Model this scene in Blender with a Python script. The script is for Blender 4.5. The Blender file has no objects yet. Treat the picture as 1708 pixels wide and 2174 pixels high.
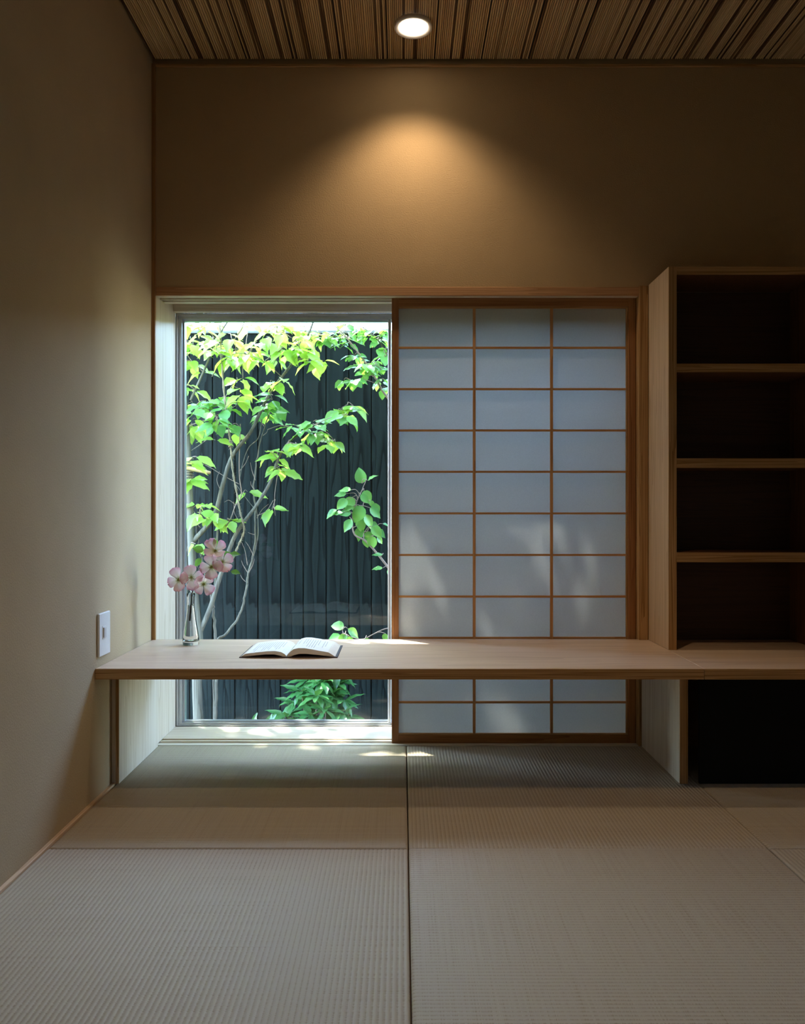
import bpy, math, random
from mathutils import Vector, Matrix
random.seed(11)
S = bpy.context.scene
COL = S.collection

# ------------------------------------------------------------------ camera
CAMY, CAMZ, F = -2.85, 0.82, 1723.0          # distance to wall plane, eye height, focal length in px of a 1708 px wide frame
cam = bpy.data.cameras.new('camera')
cam.sensor_fit = 'HORIZONTAL'; cam.sensor_width = 36.0; cam.lens = 36.0 * F / 1708.0
cam.clip_start = 0.02
camo = bpy.data.objects.new('camera', cam); COL.objects.link(camo)
camo.location = (0, CAMY, CAMZ); camo.rotation_euler = (math.pi / 2, 0, 0)
S.camera = camo

# ------------------------------------------------------------------ sky, sun, daylight, exposure
SUN_DIR = Vector((1.0, -1.0, -2.9)).normalized()      # direction the light travels
world = bpy.data.worlds.new('world'); S.world = world; world.use_nodes = True
wn = world.node_tree.nodes; wl = world.node_tree.links
bg = wn['Background']
sky = wn.new('ShaderNodeTexSky'); sky.sky_type = 'NISHITA'; sky.sun_disc = False
sky.sun_elevation = math.asin(-SUN_DIR.z)
sky.sun_rotation = math.atan2(-SUN_DIR.x, -SUN_DIR.y)
sky.air_density = 1.0; sky.dust_density = 0.6; sky.ozone_density = 1.6
wl.new(sky.outputs[0], bg.inputs[0]); bg.inputs[1].default_value = 6.0

sun = bpy.data.lights.new('sun', 'SUN'); sun.energy = 33.0; sun.angle = math.radians(0.8); sun.color = (1.0, 0.97, 0.92)
suno = bpy.data.objects.new('sun', sun); COL.objects.link(suno)
suno.rotation_euler = SUN_DIR.to_track_quat('-Z', 'Y').to_euler(); suno.location = (-4, 5, 8)

# added cool light for the near mats, at a made-up high window behind
hw = bpy.data.lights.new('added_rear_daylight', 'AREA'); hw.shape = 'RECTANGLE'; hw.size = 2.2; hw.size_y = 0.14
hw.energy = 32; hw.color = (0.48, 0.70, 1.0)
hwo = bpy.data.objects.new('added_rear_daylight', hw); COL.objects.link(hwo)
hwo.location = (0.35, -4.86, 3.16)
hwo.rotation_euler = (Vector((0.2, -1.5, 0)) - Vector((0.35, -4.86, 3.16))).to_track_quat('-Z', 'Z').to_euler()

# sky portal in the garden window
po = bpy.data.lights.new('window_portal', 'AREA'); po.shape = 'RECTANGLE'; po.size = 1.75; po.size_y = 1.65; po.cycles.is_portal = True
poo = bpy.data.objects.new('window_portal', po); COL.objects.link(poo)
poo.location = (-0.02, 0.315, 0.79); poo.rotation_euler = (-math.pi / 2, 0, 0)

S.view_settings.view_transform = 'Standard'
S.view_settings.look = 'None'
S.view_settings.exposure = 0.0
S.view_settings.gamma = 1.0
S.view_settings.use_curve_mapping = False
S.cycles.max_bounces = 16; S.cycles.diffuse_bounces = 8; S.cycles.glossy_bounces = 4
S.cycles.transmission_bounces = 10; S.cycles.transparent_max_bounces = 24
S.cycles.sample_clamp_indirect = 6.0
S.cycles.use_denoising = True
S.cycles.caustics_refractive = False; S.cycles.caustics_reflective = False

def at(px, py, Y):
    d = Y - CAMY
    return Vector(((px - 854.0) * d / F, Y, CAMZ - (py - 1087.0) * d / F))

# ------------------------------------------------------------------ mesh helpers
class MB:
    """collects geometry in world coordinates; build() links it as ONE mesh object"""
    def __init__(s): s.v = []; s.f = []; s.c = []
    def add(s, vs, fs, c=None):
        n = len(s.v); s.v += [Vector(p) for p in vs]; s.f += [tuple(i + n for i in f) for f in fs]
        s.c += [c if c is not None else 0.5] * len(vs); return s
    def box(s, x0, x1, y0, y1, z0, z1, b=0.0, c=None):
        if b <= 0:
            vs = [(x, y, z) for z in (z0, z1) for y in (y0, y1) for x in (x0, x1)]
            return s.add(vs, [(0, 2, 3, 1), (4, 5, 7, 6), (0, 1, 5, 4), (2, 6, 7, 3), (0, 4, 6, 2), (1, 3, 7, 5)], c)
        # chamfered box: 24 verts
        xs, ys, zs = (x0, x1), (y0, y1), (z0, z1)
        vs = []; idx = {}
        for i in (0, 1):
            for j in (0, 1):
                for k in (0, 1):
                    sx, sy, sz = (1, -1)[i], (1, -1)[j], (1, -1)[k]
                    for a in range(3):
                        p = [xs[i] + sx * b, ys[j] + sy * b, zs[k] + sz * b]
                        p[a] = (xs[i], ys[j], zs[k])[a]
                        idx[(i, j, k, a)] = len(vs); vs.append(p)
        fs = []
        for a in range(3):
            u, w = [(1, 2), (2, 0), (0, 1)][a]
            for side in (0, 1):
                q = []
                for (m, n) in ((0, 0), (1, 0), (1, 1), (0, 1)):
                    key = [0, 0, 0]; key[a] = side; key[u] = m; key[w] = n
                    q.append(idx[(key[0], key[1], key[2], a)])
                fs.append(tuple(q if side else q[::-1]))
        for a in range(3):            # edges parallel to axis a
            u, w = [(1, 2), (2, 0), (0, 1)][a]
            for m in (0, 1):
                for n in (0, 1):
                    k0 = [0, 0, 0]; k0[u] = m; k0[w] = n; k1 = list(k0); k1[a] = 1
                    q = [idx[tuple(k0) + (u,)], idx[tuple(k1) + (u,)], idx[tuple(k1) + (w,)], idx[tuple(k0) + (w,)]]
                    fs.append(tuple(q if (m == n) else q[::-1]))
        for i in (0, 1):
            for j in (0, 1):
                for k in (0, 1):
                    t = (idx[(i, j, k, 0)], idx[(i, j, k, 1)], idx[(i, j, k, 2)])
                    fs.append(t if (i + j + k) % 2 else t[::-1])
        return s.add(vs, fs, c)
    def tube(s, pts, rad, n=8, cap=True, c=None):
        pts = [Vector(p) for p in pts]
        if not hasattr(rad, '__len__'): rad = [rad] * len(pts)
        vs = []; up = Vector((0.31, 0.17, 0.93)).normalized(); prev = None
        for i, p in enumerate(pts):
            t = (pts[min(i + 1, len(pts) - 1)] - pts[max(i - 1, 0)])
            if t.length < 1e-9: t = Vector((0, 0, 1))
            t.normalize()
            if prev is None:
                a = t.cross(up)
                if a.length < 0.1: a = t.cross(Vector((1, 0, 0)))
            else:
                a = prev - t * prev.dot(t)
            a.normalize(); prev = a; b = t.cross(a)
            for k in range(n):
                an = 2 * math.pi * k / n
                vs.append(p + (a * math.cos(an) + b * math.sin(an)) * rad[i])
        fs = []
        for i in range(len(pts) - 1):
            for k in range(n):
                k2 = (k + 1) % n
                fs.append((i * n + k, i * n + k2, (i + 1) * n + k2, (i + 1) * n + k))
        if cap:
            fs.append(tuple(range(n))[::-1]); fs.append(tuple((len(pts) - 1) * n + k for k in range(n)))
        return s.add(vs, fs, c)
    def lathe(s, prof, cx, cy, z0, n=32, closed=False):
        vs = []; fs = []
        for (r, z) in prof:
            for k in range(n):
                a = 2 * math.pi * k / n
                vs.append((cx + r * math.cos(a), cy + r * math.sin(a), z0 + z))
        m = len(prof)
        for i in range(m - 1 + (1 if closed else 0)):
            j = (i + 1) % m
            for k in range(n):
                k2 = (k + 1) % n
                fs.append((i * n + k, i * n + k2, j * n + k2, j * n + k))
        if not closed:
            fs.append(tuple(range(n))[::-1]); fs.append(tuple((m - 1) * n + k for k in range(n)))
        return s.add(vs, fs)
    def prism_y(s, prof, y0, y1, c=None):
        """profile of (x, z) points, counter-clockwise seen from -y, extruded along y"""
        n = len(prof)
        vs = [(x, y0, z) for x, z in prof] + [(x, y1, z) for x, z in prof]
        fs = [(i, (i + 1) % n, n + (i + 1) % n, n + i) for i in range(n)]
        fs += [tuple(range(n))[::-1], tuple(range(n, 2 * n))]
        return s.add(vs, fs, c)
    def mesh(s, name, off=None, smooth=False):
        me = bpy.data.meshes.new(name)
        o = off or Vector((0, 0, 0))
        me.from_pydata([p - o for p in s.v], [], s.f); me.validate(); me.update()
        if len(me.vertices) == len(s.c):
            at_ = me.attributes.new('tone', 'FLOAT', 'POINT'); at_.data.foreach_set('value', [float(x) for x in s.c])
        if smooth: me.polygons.foreach_set('use_smooth', [True] * len(me.polygons))
        return me
    def build(s, name, mat, parent=None, smooth=False):
        off = root_loc(parent)
        me = s.mesh(name, off, smooth); me.materials.append(mat)
        return link(name, me, parent)

def root_loc(p):
    while p is not None and p.parent is not None: p = p.parent
    return p.location.copy() if p is not None else Vector((0, 0, 0))
def link(name, me, parent=None):
    o = bpy.data.objects.new(name, me); COL.objects.link(o)
    if parent is not None: o.parent = parent
    return o
def thing(name, loc, label, cat, group=None):
    o = bpy.data.objects.new(name, None); COL.objects.link(o); o.location = loc; o.empty_display_size = 0.05
    return tag(o, label, cat, group)
def tag(o, label, cat, group=None, kind=None):
    o['label'] = label; o['category'] = cat
    if group: o['group'] = group
    if kind: o['kind'] = kind
    return o
def struct(o, label, cat):
    return tag(o, label, cat, kind='structure')

# ------------------------------------------------------------------ materials
def newmat(name):
    m = bpy.data.materials.new(name); m.use_nodes = True
    nt = m.node_tree; b = nt.nodes['Principled BSDF']; return m, nt, b
def setp(b, **k):
    for kk, v in k.items():
        kk = kk.replace('_', ' ')
        for inp in b.inputs:
            if inp.name.lower() == kk.lower(): inp.default_value = v if not (isinstance(v, tuple) and len(v) == 3) else v + (1,)
def plain(name, col, rough=0.6, metal=0.0, spec=0.5):
    m, nt, b = newmat(name); setp(b, Base_Color=col, Roughness=rough, Metallic=metal)
    b.inputs['Specular IOR Level'].default_value = spec
    # a touch of mottling so that no surface is dead flat
    n = nt.nodes; l = nt.links
    tc = n.new('ShaderNodeTexCoord'); nz = n.new('ShaderNodeTexNoise'); nz.inputs['Scale'].default_value = 60
    l.new(tc.outputs['Object'], nz.inputs['Vector'])
    mx = n.new('ShaderNodeMix'); mx.data_type = 'RGBA'
    mx.inputs[6].default_value = tuple(c * 0.93 for c in col) + (1,); mx.inputs[7].default_value = tuple(min(1, c * 1.06) for c in col) + (1,)
    l.new(nz.outputs[0], mx.inputs[0]); l.new(mx.outputs[2], b.inputs['Base Color'])
    return m
def ramp(nt, fac, stops):
    r = nt.nodes.new('ShaderNodeValToRGB'); nt.links.new(fac, r.inputs[0])
    e = r.color_ramp.elements
    while len(e) < len(stops): e.new(0.5)
    for i, (p, c) in enumerate(stops): e[i].position = p; e[i].color = c + (1,) if len(c) == 3 else c
    return r.outputs[0]
def wood(name, c_light, c_dark, axis, rough=0.5, ring=26.0, fine=260.0, contrast=1.0, bump=0.06):
    """straight-grained board; axis is the grain direction"""
    m, nt, b = newmat(name); n = nt.nodes; l = nt.links
    tc = n.new('ShaderNodeTexCoord')
    def mapped(sc_across, sc_along):
        mp = n.new('ShaderNodeMapping')
        sc = [sc_across] * 3; sc['xyz'.index(axis)] = sc_along
        mp.inputs['Scale'].default_value = sc; l.new(tc.outputs['Object'], mp.inputs['Vector']); return mp.outputs[0]
    n1 = n.new('ShaderNodeTexNoise'); n1.inputs['Scale'].default_value = 1.0; n1.inputs['Detail'].default_value = 2.0; n1.inputs['Distortion'].default_value = 0.4
    l.new(mapped(ring, 0.9), n1.inputs['Vector'])
    # growth rings: fold the noise into repeated lines
    mul = n.new('ShaderNodeMath'); mul.operation = 'MULTIPLY'; mul.inputs[1].default_value = 7.0; l.new(n1.outputs[0], mul.inputs[0])
    fr = n.new('ShaderNodeMath'); fr.operation = 'FRACT'; l.new(mul.outputs[0], fr.inputs[0])
    pw = n.new('ShaderNodeMath'); pw.operation = 'POWER'; pw.inputs[1].default_value = 2.2; l.new(fr.outputs[0], pw.inputs[0])
    n2 = n.new('ShaderNodeTexNoise'); n2.inputs['Scale'].default_value = 1.0; n2.inputs['Detail'].default_value = 3.0
    l.new(mapped(fine, 5.0), n2.inputs['Vector'])
    n3 = n.new('ShaderNodeTexNoise'); n3.inputs['Scale'].default_value = 1.0; n3.inputs['Detail'].default_value = 1.0
    l.new(mapped(6.0, 0.7), n3.inputs['Vector'])
    a = n.new('ShaderNodeMath'); a.operation = 'MULTIPLY'; a.inputs[1].default_value = 0.55 * contrast; l.new(pw.outputs[0], a.inputs[0])
    a2 = n.new('ShaderNodeMath'); a2.operation = 'MULTIPLY_ADD'; a2.inputs[1].default_value = 0.45 * contrast; l.new(n2.outputs[0], a2.inputs[0]); l.new(a.outputs[0], a2.inputs[2])
    a3 = n.new('ShaderNodeMath'); a3.operation = 'MULTIPLY_ADD'; a3.inputs[1].default_value = 0.5; l.new(n3.outputs[0], a3.inputs[0]); l.new(a2.outputs[0], a3.inputs[2])
    colr = ramp(nt, a3.outputs[0], [(0.25, c_light), (1.05 if contrast > 1 else 1.0, c_dark)])
    l.new(colr, b.inputs['Base Color'])
    setp(b, Roughness=rough); b.inputs['Specular IOR Level'].default_value = 0.35
    bp = n.new('ShaderNodeBump'); bp.inputs['Strength'].default_value = bump; bp.inputs['Distance'].default_value = 0.002
    l.new(a2.outputs[0], bp.inputs['Height']); l.new(bp.outputs[0], b.inputs['Normal'])
    return m
def plaster(name, col, bump=0.5):
    m, nt, b = newmat(name); n = nt.nodes; l = nt.links
    tc = n.new('ShaderNodeTexCoord')
    nz = n.new('ShaderNodeTexNoise'); nz.inputs['Scale'].default_value = 210; nz.inputs['Detail'].default_value = 3; nz.inputs['Roughness'].default_value = 0.6
    vz = n.new('ShaderNodeTexNoise'); vz.inputs['Scale'].default_value = 5; vz.inputs['Detail'].default_value = 3
    l.new(tc.outputs['Object'], nz.inputs['Vector']); l.new(tc.outputs['Object'], vz.inputs['Vector'])
    ad = n.new('ShaderNodeMath'); ad.operation = 'MULTIPLY_ADD'; ad.inputs[1].default_value = 0.35; l.new(nz.outputs[0], ad.inputs[0]); l.new(vz.outputs[0], ad.inputs[2])
    c = ramp(nt, ad.outputs[0], [(0.35, tuple(x * 0.94 for x in col)), (0.95, tuple(x * 1.05 for x in col))])
    l.new(c, b.inputs['Base Color']); setp(b, Roughness=0.92); b.inputs['Specular IOR Level'].default_value = 0.15
    bp = n.new('ShaderNodeBump'); bp.inputs['Strength'].default_value = bump; bp.inputs['Distance'].default_value = 0.0025
    l.new(nz.outputs[0], bp.inputs['Height']); l.new(bp.outputs[0], b.inputs['Normal'])
    return m
def tatami_mat(name, axis, col=(0.375, 0.31, 0.205)):
    """woven rush: ribs are geometry; this adds beads along each rib and straw tone"""
    m, nt, b = newmat(name); n = nt.nodes; l = nt.links
    tc = n.new('ShaderNodeTexCoord')
    mp = n.new('ShaderNodeMapping'); sc = [95.0] * 3; sc['xyz'.index(axis)] = 330.0; sc[2] = 1
    mp.inputs['Scale'].default_value = sc; l.new(tc.outputs['Object'], mp.inputs['Vector'])
    nz = n.new('ShaderNodeTexNoise'); nz.inputs['Scale'].default_value = 1; nz.inputs['Detail'].default_value = 2; l.new(mp.outputs[0], nz.inputs['Vector'])
    mp2 = n.new('ShaderNodeMapping'); sc2 = [600.0] * 3; sc2['xyz'.index(axis)] = 9.0; sc2[2] = 1
    mp2.inputs['Scale'].default_value = sc2; l.new(tc.outputs['Object'], mp2.inputs['Vector'])
    # long rush stalks lie across the ribs
    mp3 = n.new('ShaderNodeMapping'); sc3 = [3.0] * 3; sc3['xyz'.index(axis)] = 420.0; sc3[2] = 1
    mp3.inputs['Scale'].default_value = sc3; l.new(tc.outputs['Object'], mp3.inputs['Vector'])
    n3 = n.new('ShaderNodeTexNoise'); n3.inputs['Scale'].default_value = 1; n3.inputs['Detail'].default_value = 2; l.new(mp3.outputs[0], n3.inputs['Vector'])
    at_ = n.new('ShaderNodeAttribute'); at_.attribute_name = 'tone'
    s1 = n.new('ShaderNodeMath'); s1.operation = 'MULTIPLY_ADD'; s1.inputs[1].default_value = 0.45; l.new(nz.outputs[0], s1.inputs[0]); l.new(n3.outputs[0], s1.inputs[2])
    s2 = n.new('ShaderNodeMath'); s2.operation = 'MULTIPLY_ADD'; s2.inputs[1].default_value = 0.5; l.new(at_.outputs['Fac'], s2.inputs[0]); l.new(s1.outputs[0], s2.inputs[2])
    c = ramp(nt, s2.outputs[0], [(0.40, (col[0] * 0.55, col[1] * 0.46, col[2] * 0.34)), (1.0, (col[0] * 1.12, col[1] * 1.14, col[2] * 1.22))])
    l.new(c, b.inputs['Base Color']); setp(b, Roughness=0.55); b.inputs['Specular IOR Level'].default_value = 0.4
    bp = n.new('ShaderNodeBump'); bp.inputs['Strength'].default_value = 0.35; bp.inputs['Distance'].default_value = 0.001
    l.new(s1.outputs[0], bp.inputs['Height']); l.new(bp.outputs[0], b.inputs['Normal'])
    return m
def toned(name, stops, rough=0.6, streak_axis=None, spec=0.4, streak=0.5):
    """colour from the per-vertex tone attribute (each strip / petal its own), with optional streaks"""
    m, nt, b = newmat(name); n = nt.nodes; l = nt.links
    at_ = n.new('ShaderNodeAttribute'); at_.attribute_name = 'tone'; fac = at_.outputs['Fac']
    if streak_axis:
        tc = n.new('ShaderNodeTexCoord'); mp = n.new('ShaderNodeMapping'); sc = [150.0] * 3; sc['xyz'.index(streak_axis)] = 3.0
        mp.inputs['Scale'].default_value = sc; l.new(tc.outputs['Object'], mp.inputs['Vector'])
        nz = n.new('ShaderNodeTexNoise'); nz.inputs['Scale'].default_value = 1; nz.inputs['Detail'].default_value = 2; l.new(mp.outputs[0], nz.inputs['Vector'])
        sb = n.new('ShaderNodeMath'); sb.operation = 'SUBTRACT'; sb.inputs[1].default_value = 0.5; l.new(nz.outputs[0], sb.inputs[0])
        ad = n.new('ShaderNodeMath'); ad.operation = 'MULTIPLY_ADD'; ad.inputs[1].default_value = streak; l.new(sb.outputs[0], ad.inputs[0]); l.new(fac, ad.inputs[2]); fac = ad.outputs[0]
    l.new(ramp(nt, fac, stops), b.inputs['Base Color']); setp(b, Roughness=rough); b.inputs['Specular IOR Level'].default_value = spec
    return m
def leafmat(name, stops, trans=(0.55, 0.75, 0.05), tw=0.5, rough=0.35):
    m, nt, b = newmat(name); n = nt.nodes; l = nt.links
    oi = n.new('ShaderNodeObjectInfo'); at_ = n.new('ShaderNodeAttribute'); at_.attribute_name = 'tone'
    mx0 = n.new('ShaderNodeMath'); mx0.operation = 'MULTIPLY_ADD'; mx0.inputs[1].default_value = 0.55
    l.new(oi.outputs['Random'], mx0.inputs[0]); 
    sc = n.new('ShaderNodeMath'); sc.operation = 'MULTIPLY'; sc.inputs[1].default_value = 0.45; l.new(at_.outputs['Fac'], sc.inputs[0]); l.new(sc.outputs[0], mx0.inputs[2])
    c = ramp(nt, mx0.outputs[0], stops)
    l.new(c, b.inputs['Base Color']); setp(b, Roughness=rough); b.inputs['Specular IOR Level'].default_value = 0.5
    tr = n.new('ShaderNodeBsdfTranslucent'); mc = n.new('ShaderNodeMix'); mc.data_type = 'RGBA'; mc.blend_type = 'MIX'; mc.inputs[0].default_value = 0.75
    l.new(c, mc.inputs[6]); mc.inputs[7].default_value = trans + (1,); l.new(mc.outputs[2], tr.inputs[0])
    ms = n.new('ShaderNodeMixShader'); ms.inputs[0].default_value = tw
    l.new(b.outputs[0], ms.inputs[1]); l.new(tr.outputs[0], ms.inputs[2]); l.new(ms.outputs[0], n['Material Output'].inputs[0])
    return m
def paper(name, col, tcol, w):
    m, nt, b = newmat(name); n = nt.nodes; l = nt.links
    tc = n.new('ShaderNodeTexCoord'); nz = n.new('ShaderNodeTexNoise'); nz.inputs['Scale'].default_value = 220; nz.inputs['Detail'].default_value = 3
    l.new(tc.outputs['Object'], nz.inputs['Vector'])
    setp(b, Roughness=0.9); b.inputs['Specular IOR Level'].default_value = 0.1
    l.new(ramp(nt, nz.outputs[0], [(0.3, tuple(c * 0.95 for c in col)), (0.7, col)]), b.inputs['Base Color'])
    tr = n.new('ShaderNodeBsdfTranslucent'); l.new(ramp(nt, nz.outputs[0], [(0.3, tuple(c * 0.92 for c in tcol)), (0.7, tcol)]), tr.inputs[0])
    ms = n.new('ShaderNodeMixShader'); ms.inputs[0].default_value = w
    l.new(b.outputs[0], ms.inputs[1]); l.new(tr.outputs[0], ms.inputs[2]); l.new(ms.outputs[0], n['Material Output'].inputs[0])
    return m
def translucent(m, w):
    nt = m.node_tree; n = nt.nodes; l = nt.links; b = n['Principled BSDF']
    tr = n.new('ShaderNodeBsdfTranslucent'); l.new(b.inputs['Base Color'].links[0].from_socket, tr.inputs[0])
    ms = n.new('ShaderNodeMixShader'); ms.inputs[0].default_value = w
    l.new(b.outputs[0], ms.inputs[1]); l.new(tr.outputs[0], ms.inputs[2]); l.new(ms.outputs[0], n['Material Output'].inputs[0]); return m
def thin_glass(name):
    m, nt, b = newmat(name); n = nt.nodes; l = nt.links
    tp = n.new('ShaderNodeBsdfTransparent'); tp.inputs[0].default_value = (0.95, 0.975, 0.965, 1)
    gl = n.new('ShaderNodeBsdfGlossy'); gl.inputs['Roughness'].default_value = 0.0
    fr = n.new('ShaderNodeFresnel'); ge = n.new('ShaderNodeNewGeometry'); mi = n.new('ShaderNodeMix'); mi.data_type = 'FLOAT'
    mi.inputs[2].default_value = 1.33; mi.inputs[3].default_value = 1 / 1.33      # both faces of the thin pane meet air: same reflectance from inside and outside
    l.new(ge.outputs['Backfacing'], mi.inputs[0]); l.new(mi.outputs[0], fr.inputs[0])
    ms = n.new('ShaderNodeMixShader'); l.new(fr.outputs[0], ms.inputs[0]); l.new(tp.outputs[0], ms.inputs[1]); l.new(gl.outputs[0], ms.inputs[2])
    l.new(ms.outputs[0], n['Material Output'].inputs[0]); return m
def glass(name, ior, col=(1, 1, 1)):
    m, nt, b = newmat(name); n = nt.nodes; l = nt.links
    setp(b, Base_Color=col, Roughness=0.0, IOR=ior); b.inputs['Transmission Weight'].default_value = 1.0; return m
def emit(name, col, s):
    m, nt, b = newmat(name); e = nt.nodes.new('ShaderNodeEmission'); e.inputs[0].default_value = col + (1,); e.inputs[1].default_value = s
    nt.links.new(e.outputs[0], nt.nodes['Material Output'].inputs[0]); return m

PL = (0.70, 0.52, 0.34); PD = (0.50, 0.335, 0.19)          # pale pine
M = {}
for ax in 'xyz':
    M['pine_' + ax] = wood('pine_' + ax, PL, PD, ax)
    M['cedar_' + ax] = wood('cedar_' + ax, (0.42, 0.20, 0.075), (0.24, 0.10, 0.032), ax, ring=40)
    M['edge_' + ax] = wood('edge_' + ax, (0.60, 0.37, 0.165), (0.31, 0.16, 0.052), ax, ring=45, contrast=1.25)
    M['hinoki_' + ax] = wood('hinoki_' + ax, (0.71, 0.635, 0.52), (0.54, 0.45, 0.325), ax, ring=32)
M['bar_x'] = wood('bar_x', (0.66, 0.36, 0.15), (0.44, 0.21, 0.075), 'x', ring=40); M['bar_z'] = wood('bar_z', (0.66, 0.36, 0.15), (0.44, 0.21, 0.075), 'z', ring=40)
M['lintel'] = wood('lintel', (0.55, 0.31, 0.155), (0.36, 0.18, 0.075), 'x', ring=40)
M['trim'] = wood('trim', (0.42, 0.22, 0.08), (0.26, 0.12, 0.04), 'z', ring=60)
M['desk'] = wood('desk', (0.66, 0.515, 0.39), (0.49, 0.355, 0.25), 'x', ring=14, contrast=0.8, rough=0.42, bump=0.03)
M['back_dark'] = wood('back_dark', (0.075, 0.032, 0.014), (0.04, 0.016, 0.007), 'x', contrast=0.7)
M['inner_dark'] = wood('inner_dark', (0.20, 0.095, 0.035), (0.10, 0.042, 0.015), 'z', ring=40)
M['plaster'] = plaster('plaster', (0.46, 0.322, 0.17))
M['plaster_left'] = plaster('plaster_left', (0.48, 0.385, 0.25), 0.35)
M['plaster_dim'] = plaster('plaster_dim', (0.40, 0.32, 0.22), 0.3)
M['tatami_y'] = tatami_mat('tatami_y', 'y'); M['tatami_x'] = tatami_mat('tatami_x', 'x')
M['subfloor'] = wood('subfloor', (0.30, 0.2, 0.11), (0.2, 0.12, 0.06), 'y')
M['black'] = plain('black', (0.008, 0.008, 0.008), 0.8)
M['counter_shade'] = plain('counter_shade', (0.010, 0.011, 0.011), 0.75, spec=0.1)  # deep shade below the counter, put into the colour
M['alu'] = plain('aluminium', (0.60, 0.62, 0.65), 0.38, 1.0)
M['gasket'] = plain('gasket', (0.02, 0.02, 0.022), 0.7)
M['pane'] = thin_glass('window_glass')
M['shoji'] = paper('shoji_paper', (0.66, 0.66, 0.64), (0.455, 0.46, 0.447), 0.5)
M['white_plastic'] = plain('white_plastic', (0.78, 0.78, 0.76), 0.35)
M['switch_grey'] = plain('switch_grey', (0.62, 0.61, 0.58), 0.4)
M['lamp_ring'] = plain('lamp_ring', (0.78, 0.72, 0.66), 0.5)
M['lamp_lens'] = emit('lamp_lens', (1.0, 0.84, 0.64), 15.0)
M['reed'] = toned('reed', [(0.0, (0.07, 0.03, 0.012)), (0.18, (0.22, 0.115, 0.045)), (0.38, (0.58, 0.39, 0.18)), (1.0, (0.80, 0.60, 0.32))], 0.5, 'y', streak=0.9)
M['glass'] = glass('vase_glass', 1.46); M['water'] = glass('water', 1.33)
M['petal'] = translucent(toned('petal', [(0.0, (0.55, 0.57, 0.28)), (0.12, (0.93, 0.87, 0.80)), (0.5, (0.93, 0.77, 0.79)), (1.0, (0.84, 0.50, 0.60))], 0.55), 0.5)
M['flower_eye'] = plain('flower_eye', (0.30, 0.27, 0.03), 0.6)
M['stem'] = plain('stem', (0.10, 0.075, 0.04), 0.7)
M['cover'] = plain('book_cover', (0.045, 0.028, 0.04), 0.45)
M['pages'] = plain('book_pages', (0.80, 0.76, 0.68), 0.75, spec=0.2)
M['page_top'] = plain('book_page_top', (0.82, 0.82, 0.80), 0.7, spec=0.2)
M['ink'] = plain('ink', (0.33, 0.33, 0.36), 0.8)
M['bark'] = wood('bark', (0.125, 0.127, 0.10), (0.055, 0.05, 0.04), 'z', rough=0.85, ring=30, bump=0.5)
M['twig'] = plain('twig', (0.20, 0.15, 0.12), 0.8)
M['rope'] = plain('rope', (0.20, 0.175, 0.115), 0.95)
M['bamboo'] = plain('bamboo_pole', (0.33, 0.25, 0.13), 0.5)
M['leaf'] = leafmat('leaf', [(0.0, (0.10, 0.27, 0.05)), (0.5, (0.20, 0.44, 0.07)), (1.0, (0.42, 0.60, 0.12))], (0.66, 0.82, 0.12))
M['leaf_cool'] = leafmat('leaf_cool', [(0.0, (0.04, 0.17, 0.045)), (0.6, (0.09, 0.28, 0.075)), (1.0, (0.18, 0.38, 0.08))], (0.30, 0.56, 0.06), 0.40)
M['shrub_leaf'] = leafmat('shrub_leaf', [(0.0, (0.018, 0.085, 0.022)), (0.6, (0.045, 0.17, 0.045)), (1.0, (0.10, 0.26, 0.07))], (0.12, 0.30, 0.04), 0.22, 0.3)
M['fence'] = wood('fence', (0.0105, 0.0168, 0.0170), (0.0028, 0.0044, 0.0047), 'z', rough=0.7, ring=13, fine=160, contrast=1.1, bump=0.35)
M['fence'].node_tree.nodes['Principled BSDF'].inputs['Specular IOR Level'].default_value = 0.04
M['fence_cap'] = plain('fence_cap', (0.10, 0.13, 0.15), 0.5)
M['soil'] = plaster('soil', (0.05, 0.042, 0.03), 1.0)

# ================================================================== THE ROOM
XL, XR, YR, ZC = -0.877, 1.80, -3.30, 2.40            # left wall, right wall, rear lintel, ceiling
HZ = 1.579                                             # head of the garden window
# left wall
w = MB().box(XL - 0.12, XL, -5.0, 0.30, -0.10, 3.6)
struct(w.build('wall_left', M['plaster_left']), 'tan plastered wall running along the left side of the room', 'wall')
# wall with the window
w = MB()
w.box(XL, 1.92, 0, 0.109, 1.609, 2.62)
w.box(XL, 1.92, 0.109, 0.22, 1.70, 2.62)
w.box(XL, 1.92, 0.22, 0.30, 1.609, 2.62)
w.box(0.8612, 1.92, 0, 0.30, -0.5, 1.609)
w.box(XL - 0.12, 0.8612, 0.0, 0.30, -0.5, -0.03)
struct(w.build('wall_back', M['plaster']), 'ochre plastered wall above the window, washed by a ceiling lamp', 'wall')
w = MB().box(XR, XR + 0.12, -5.0, 0.0, -0.1, 3.6)
struct(w.build('wall_right', M['plaster_dim']), 'tan plastered wall along the right side of the room', 'wall')
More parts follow.
